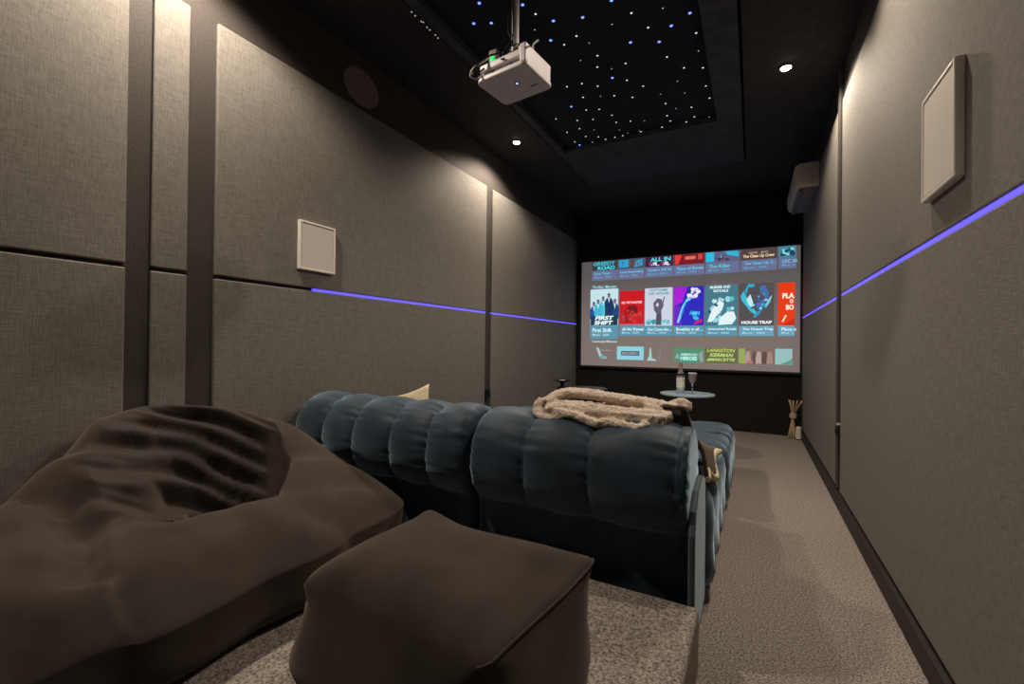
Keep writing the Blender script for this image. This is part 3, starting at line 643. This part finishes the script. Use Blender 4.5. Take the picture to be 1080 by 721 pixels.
# bottle
t = thing('wine_bottle', 'clear wine bottle with white label on the pale blue table', 'bottle', (-.60, 4.46, .5555))
M_glassb = mat('bottle_glass', (.75,.80,.78), .06, trans=.75, noise_s=4, var=.03)
bm = B(); lathe(bm, [(.030,0),(.036,.005),(.037,.16),(.034,.185),(.018,.215),(.0135,.235),(.0135,.275),(.0155,.277),(.0155,.287),(.012,.288)], n=28); obj('glass_body', bm, M_glassb, t, smooth=True)
bm = B(); lathe(bm, [(.0375,.055),(.0375,.150)], n=28)
obj('paper_label', bm, mat('paper_label_white', (.72,.68,.62), .7, noise_s=60, var=.25), t, smooth=False)
bm = B(); lathe(bm, [(.0163,.225),(.0163,.290),(.012,.291)], n=20); obj('neck_foil', bm, mat('copper_foil', (.34,.22,.18), .45, noise_s=20, var=.1), t)
bm = B(); lathe(bm, [(.0365,.168),(.0345,.186),(.030,.192)], n=20); obj('shoulder_band', bm, M_blackp, t)
# glass
t = thing('wine_glass', 'stemmed wine glass on the pale blue table beside the bottle', 'glass', (-.495, 4.46, .5555))
M_gl = mat('clear_glass', (.9,.92,.92), .03, trans=.9, noise_s=4, var=.02, emit=None)
bm = B(); lathe(bm, [(.032,0),(.032,.003),(.005,.008),(.004,.080),(.012,.092),(.032,.125),(.037,.155),(.035,.195),(.0335,.195),(.0355,.155),(.0305,.126),(.010,.096),(.002,.093)], n=32); obj('glass_bowl', bm, M_gl, t, smooth=True)
bm = B(); lathe(bm, [(.002,.0945),(.009,.0975),(.0285,.1265),(.0325,.150),(.002,.151)], n=28); obj('wine', bm, mat('rose_wine', (.55,.32,.24), .3, noise_s=5, var=.05), t, smooth=False)
bm = B(); lathe(bm, [(.0372,.188),(.0378,.197),(.0335,.198)], n=32); obj('rim', bm, M_white, t)

# ------------------------------------------------------------------ reeds and candle in the corner
t = thing('reed_bundle', 'bundle of tan reeds tied in the middle, standing in the right corner', 'decoration', (.395, 5.76, 0))
M_reed = mat('tan_reed', (.52,.36,.24), .7, noise_s=30, var=.2, stretch=(1,1,.2))
rnd = random.Random(3)
for k in range(10):
    a = 2*PI*k/10; r0 = .035+.01*rnd.random(); a2 = a+2.2; r1 = .05+.02*rnd.random()
    bm = B(); p0 = Vector((r0*math.cos(a)-.01, r0*math.sin(a), 0)); pm = Vector((.010*math.cos(a), .010*math.sin(a), .25)); p1 = Vector((r1*math.cos(a)+.022, r1*math.sin(a), .40+.03*rnd.random()))
    tube(bm, [p0, pm, p1], .0055, 7, smoothn=4); obj('reed', bm, M_reed, t, smooth=True)
bm = B(); lathe(bm, [(.022,.225),(.034,.23),(.034,.275),(.022,.28)], n=18); obj('tie', bm, mat('rope_tie', (.46,.36,.27), .9, noise_s=90, var=.3, bump=.5), t)
t = thing('candle_jar', 'small white candle jar on the carpet beside the reeds', 'candle', (.445, 5.72, 0))
bm = B(); lathe(bm, [(.024,0),(.026,.004),(.026,.135),(.022,.140),(.0215,.134)], n=28); obj('jar', bm, mat('white_ceramic', (.62,.60,.58), .4, noise_s=20, var=.05), t, smooth=False)
bm = B(); lathe(bm, [(.0268,0),(.0268,.012)], n=28); obj('foot_ring', bm, M_blackp, t)

# ------------------------------------------------------------------ beanbag
def seg_d(p, a, b):
    ab = b-a; t_ = max(0, min(1, (p-a).dot(ab)/ab.length_squared)); return (p-a-ab*t_).length
CREASE = [Vector((-1.80,.52)), Vector((-1.62,.50)), Vector((-1.42,.44)), Vector((-1.36,.43))]
def beanbag():
    cx, cy = -1.655, .74; NA, prof_n = 300, 0
    def lerpang(tab, a):
        a %= 360
        for (a0, v0), (a1, v1) in zip(tab, tab[1:]):
            if a0 <= a <= a1:
                k = (a-a0)/(a1-a0); k = k*k*(3-2*k); return v0+(v1-v0)*k
    Rt = [(0,.50),(30,.56),(60,.76),(90,.76),(120,.66),(150,.53),(180,.515),(210,.54),(240,.66),(270,.78),(300,.78),(330,.58),(360,.50)]
    Ht = [(0,.285),(30,.285),(60,.275),(85,.34),(110,.47),(135,.53),(165,.555),(185,.53),(205,.43),(230,.33),(270,.29),(310,.29),(360,.285)]
    It = [(0,.38),(60,.46),(90,.58),(120,.74),(180,.78),(205,.62),(230,.36),(270,.20),(300,.26),(330,.34),(360,.38)]   # rim radius fraction
    ccx, ccy, cz = -1.66, .96, .13
    bm = B(); rows = []
    for i in range(NA):
        a = 360*i/NA; ra = math.radians(a); R = lerpang(Rt, a); h = lerpang(Ht, a); f = lerpang(It, a)
        d = Vector((math.cos(ra), math.sin(ra)))
        c = Vector((cx, cy)); cc = Vector((ccx, ccy))
        def P(r, z, mix=0):
            q = c.lerp(cc, mix)+d*r; return Vector((q.x, q.y, PLZ+z))
        pts = [P(0.02, .002), P(R*.55,.002), P(R*.86,.004), P(R*.97,.05), P(R*1.0,.14), P(R*.965,h*.62), P(R*(.5+.5*f)*.97+.02, h*.90), P(R*f, h, .0), P(R*f*.80, h-.035, .3), P(R*f*.58, h*.55+cz*.4-.02, .6), P(R*f*.30, cz-.03, .9), P(.01, cz-.045, 1)]
        rows.append(smooth_path(pts, 14))
    n = len(rows[0]); V = []
    for i, row in enumerate(rows):
        a = 2*PI*i/NA; vr = []
        for j, p in enumerate(row):
            s = j/(n-1)
            q = p.copy(); c = Vector((cx, cy, p.z)); out = (p-c); out.z = 0
            if out.length > 1e-4: out.normalize()
            side = 1 if s > .25 else s/.25
            # broad lumps
            k = noise.noise(Vector((p.x*2.3, p.y*2.3, p.z*2.3+4)))
            q += out*.030*k*side; q.z += .018*k*side if s > .3 else 0
            k2 = noise.noise(Vector((p.x*6, p.y*6, p.z*6+9)))
            q += out*.008*k2*side
            # crumpled inner back
            inn = max(0, min(1, (s-.62)/.10)); back = max(0, -math.cos(a-math.radians(10)))**.5 if math.cos(a-math.radians(10)) < 0 else 0
            if inn > 0:
                wv = math.sin((p.z+.5*p.y)*75+4*noise.noise(Vector((p.x*4, p.y*4, p.z*4)))); wv = wv*abs(wv)
                wv2 = noise.noise(Vector((p.x*3, (p.z+.5*p.y)*16, p.y*4)))
                am = inn*(.25+.75*back)
                q.z += am*(.011*wv+.022*wv2); q.x += am*(.010*wv+.02*wv2)
            # crease between seat and near lobe
            pp = Vector((p.x, p.y)); dd = min(seg_d(pp, A_, B_) for A_, B_ in zip(CREASE, CREASE[1:]))
            cf = max(0, min(1, (p.z-PLZ-.13)/.10))
            if s > .35:
                q.z -= cf* .055*math.exp(-(dd/.05)**2)
                q -= out*.018*cf*math.exp(-(dd/.05)**2)
                if pp.y < .45: q.z += .03*math.exp(-((dd-.10)/.08)**2)
            q.x = max(q.x, PFL+.008); 
            if q.z < PLZ+.001: q.z = PLZ+.001
            vr.append(bm.verts.new(q))
        V.append(vr)
    for i in range(NA):
        for j in range(n-1): 
            f = bm.faces.new((V[i][j], V[(i+1)%NA][j], V[(i+1)%NA][j+1], V[i][j+1]))
            c = f.calc_center_median()
            if j/(n-1) > .66 and math.cos(2*PI*i/NA-math.radians(5)) < .15: f.material_index = 1  # darker suede here paints the hollow's shade
    bm.faces.new([V[i][0] for i in range(NA)][::-1]); bm.faces.new([V[i][-1] for i in range(NA)])
    me_o = obj('beanbag', bm, [M_suede, M_suede_shade], None, smooth=True)
    tag(me_o, 'huge dark brown suede beanbag with crumpled hollow against the left wall', 'beanbag')
beanbag()

# ------------------------------------------------------------------ pouf
def pouf():
    t = thing('pouf', 'square dark brown suede pouf with pointed top corners beside the beanbag', 'pouf', (-.600, .815, PLZ))
    t.rotation_euler.z = math.radians(-7)
    hx, hy, h = .264, .195, .305
    NP = 160
    def sq(a, e):   # superellipse
        c, s = math.cos(a), math.sin(a); return (math.copysign(abs(c)**(2/e), c), math.copysign(abs(s)**(2/e), s))
    lay = [(0.30,.0,6),(.88,.0,6),(.99,.02,5),(1.10,.08,3.8),(1.14,.15,3.6),(1.09,.22,4.2),(1.035,.28,6.5),(1.0,.303,18),(.985,.309,18),(.93,.318,10),(.80,.330,8),(.55,.343,5),(.25,.349,3),(.03,.350,2)]
    bm = B(); R = []
    for s_, z, e in lay:
        ring = []
        for k in range(NP):
            x, y = sq(2*PI*k/NP+.0001, e); px, py = x*hx*s_, y*hy*s_
            kn = noise.noise(Vector((px*5, py*5, z*5+2)))
            zz = z+(.012*kn if z > .02 else 0)
            fr = max(0, -py/hy-.55)
            if z > .1: zz -= .16*fr*fr*min(1, (z-.1)/.15)*(.55+.45*(1-max(0, px/hx)**3))
            if z > .2: zz -= .03*max(0, (-px/hx))*max(0, (-py/hy))
            o_ = 1+.03*kn if z > .01 else 1
            cr = (abs(px)/hx*abs(py)/hy)**3*(1 if z > .27 else 0); zz += .022*min(cr, 1); o_ += .03*min(cr, 1)
            if py < 0 and .05 < z < .29: py *= 1.0+.22*math.sin(PI*(z-.05)/.24)
            ring.append(bm.verts.new((px*o_, py*o_, zz)))
        R.append(ring)
    for p, q in zip(R, R[1:]):
        for k in range(NP): bm.faces.new((p[k], p[(k+1)%NP], q[(k+1)%NP], q[k]))
    bm.faces.new(R[0][::-1]); bm.faces.new(R[-1])
    seam = [v.co.copy() for k_, v in enumerate(R[7]) if -62 <= ((k_*360/NP+180) % 360)-180 <= 46]; seam.sort(key=lambda q: q.y)
    obj('body', bm, M_suede, t, smooth=True)
    bm = B(); tube(bm, [p+Vector((0,0,.002)) for p in seam], .0028, 6, smoothn=0); obj('seam', bm, M_suede, t, smooth=True)
pouf()
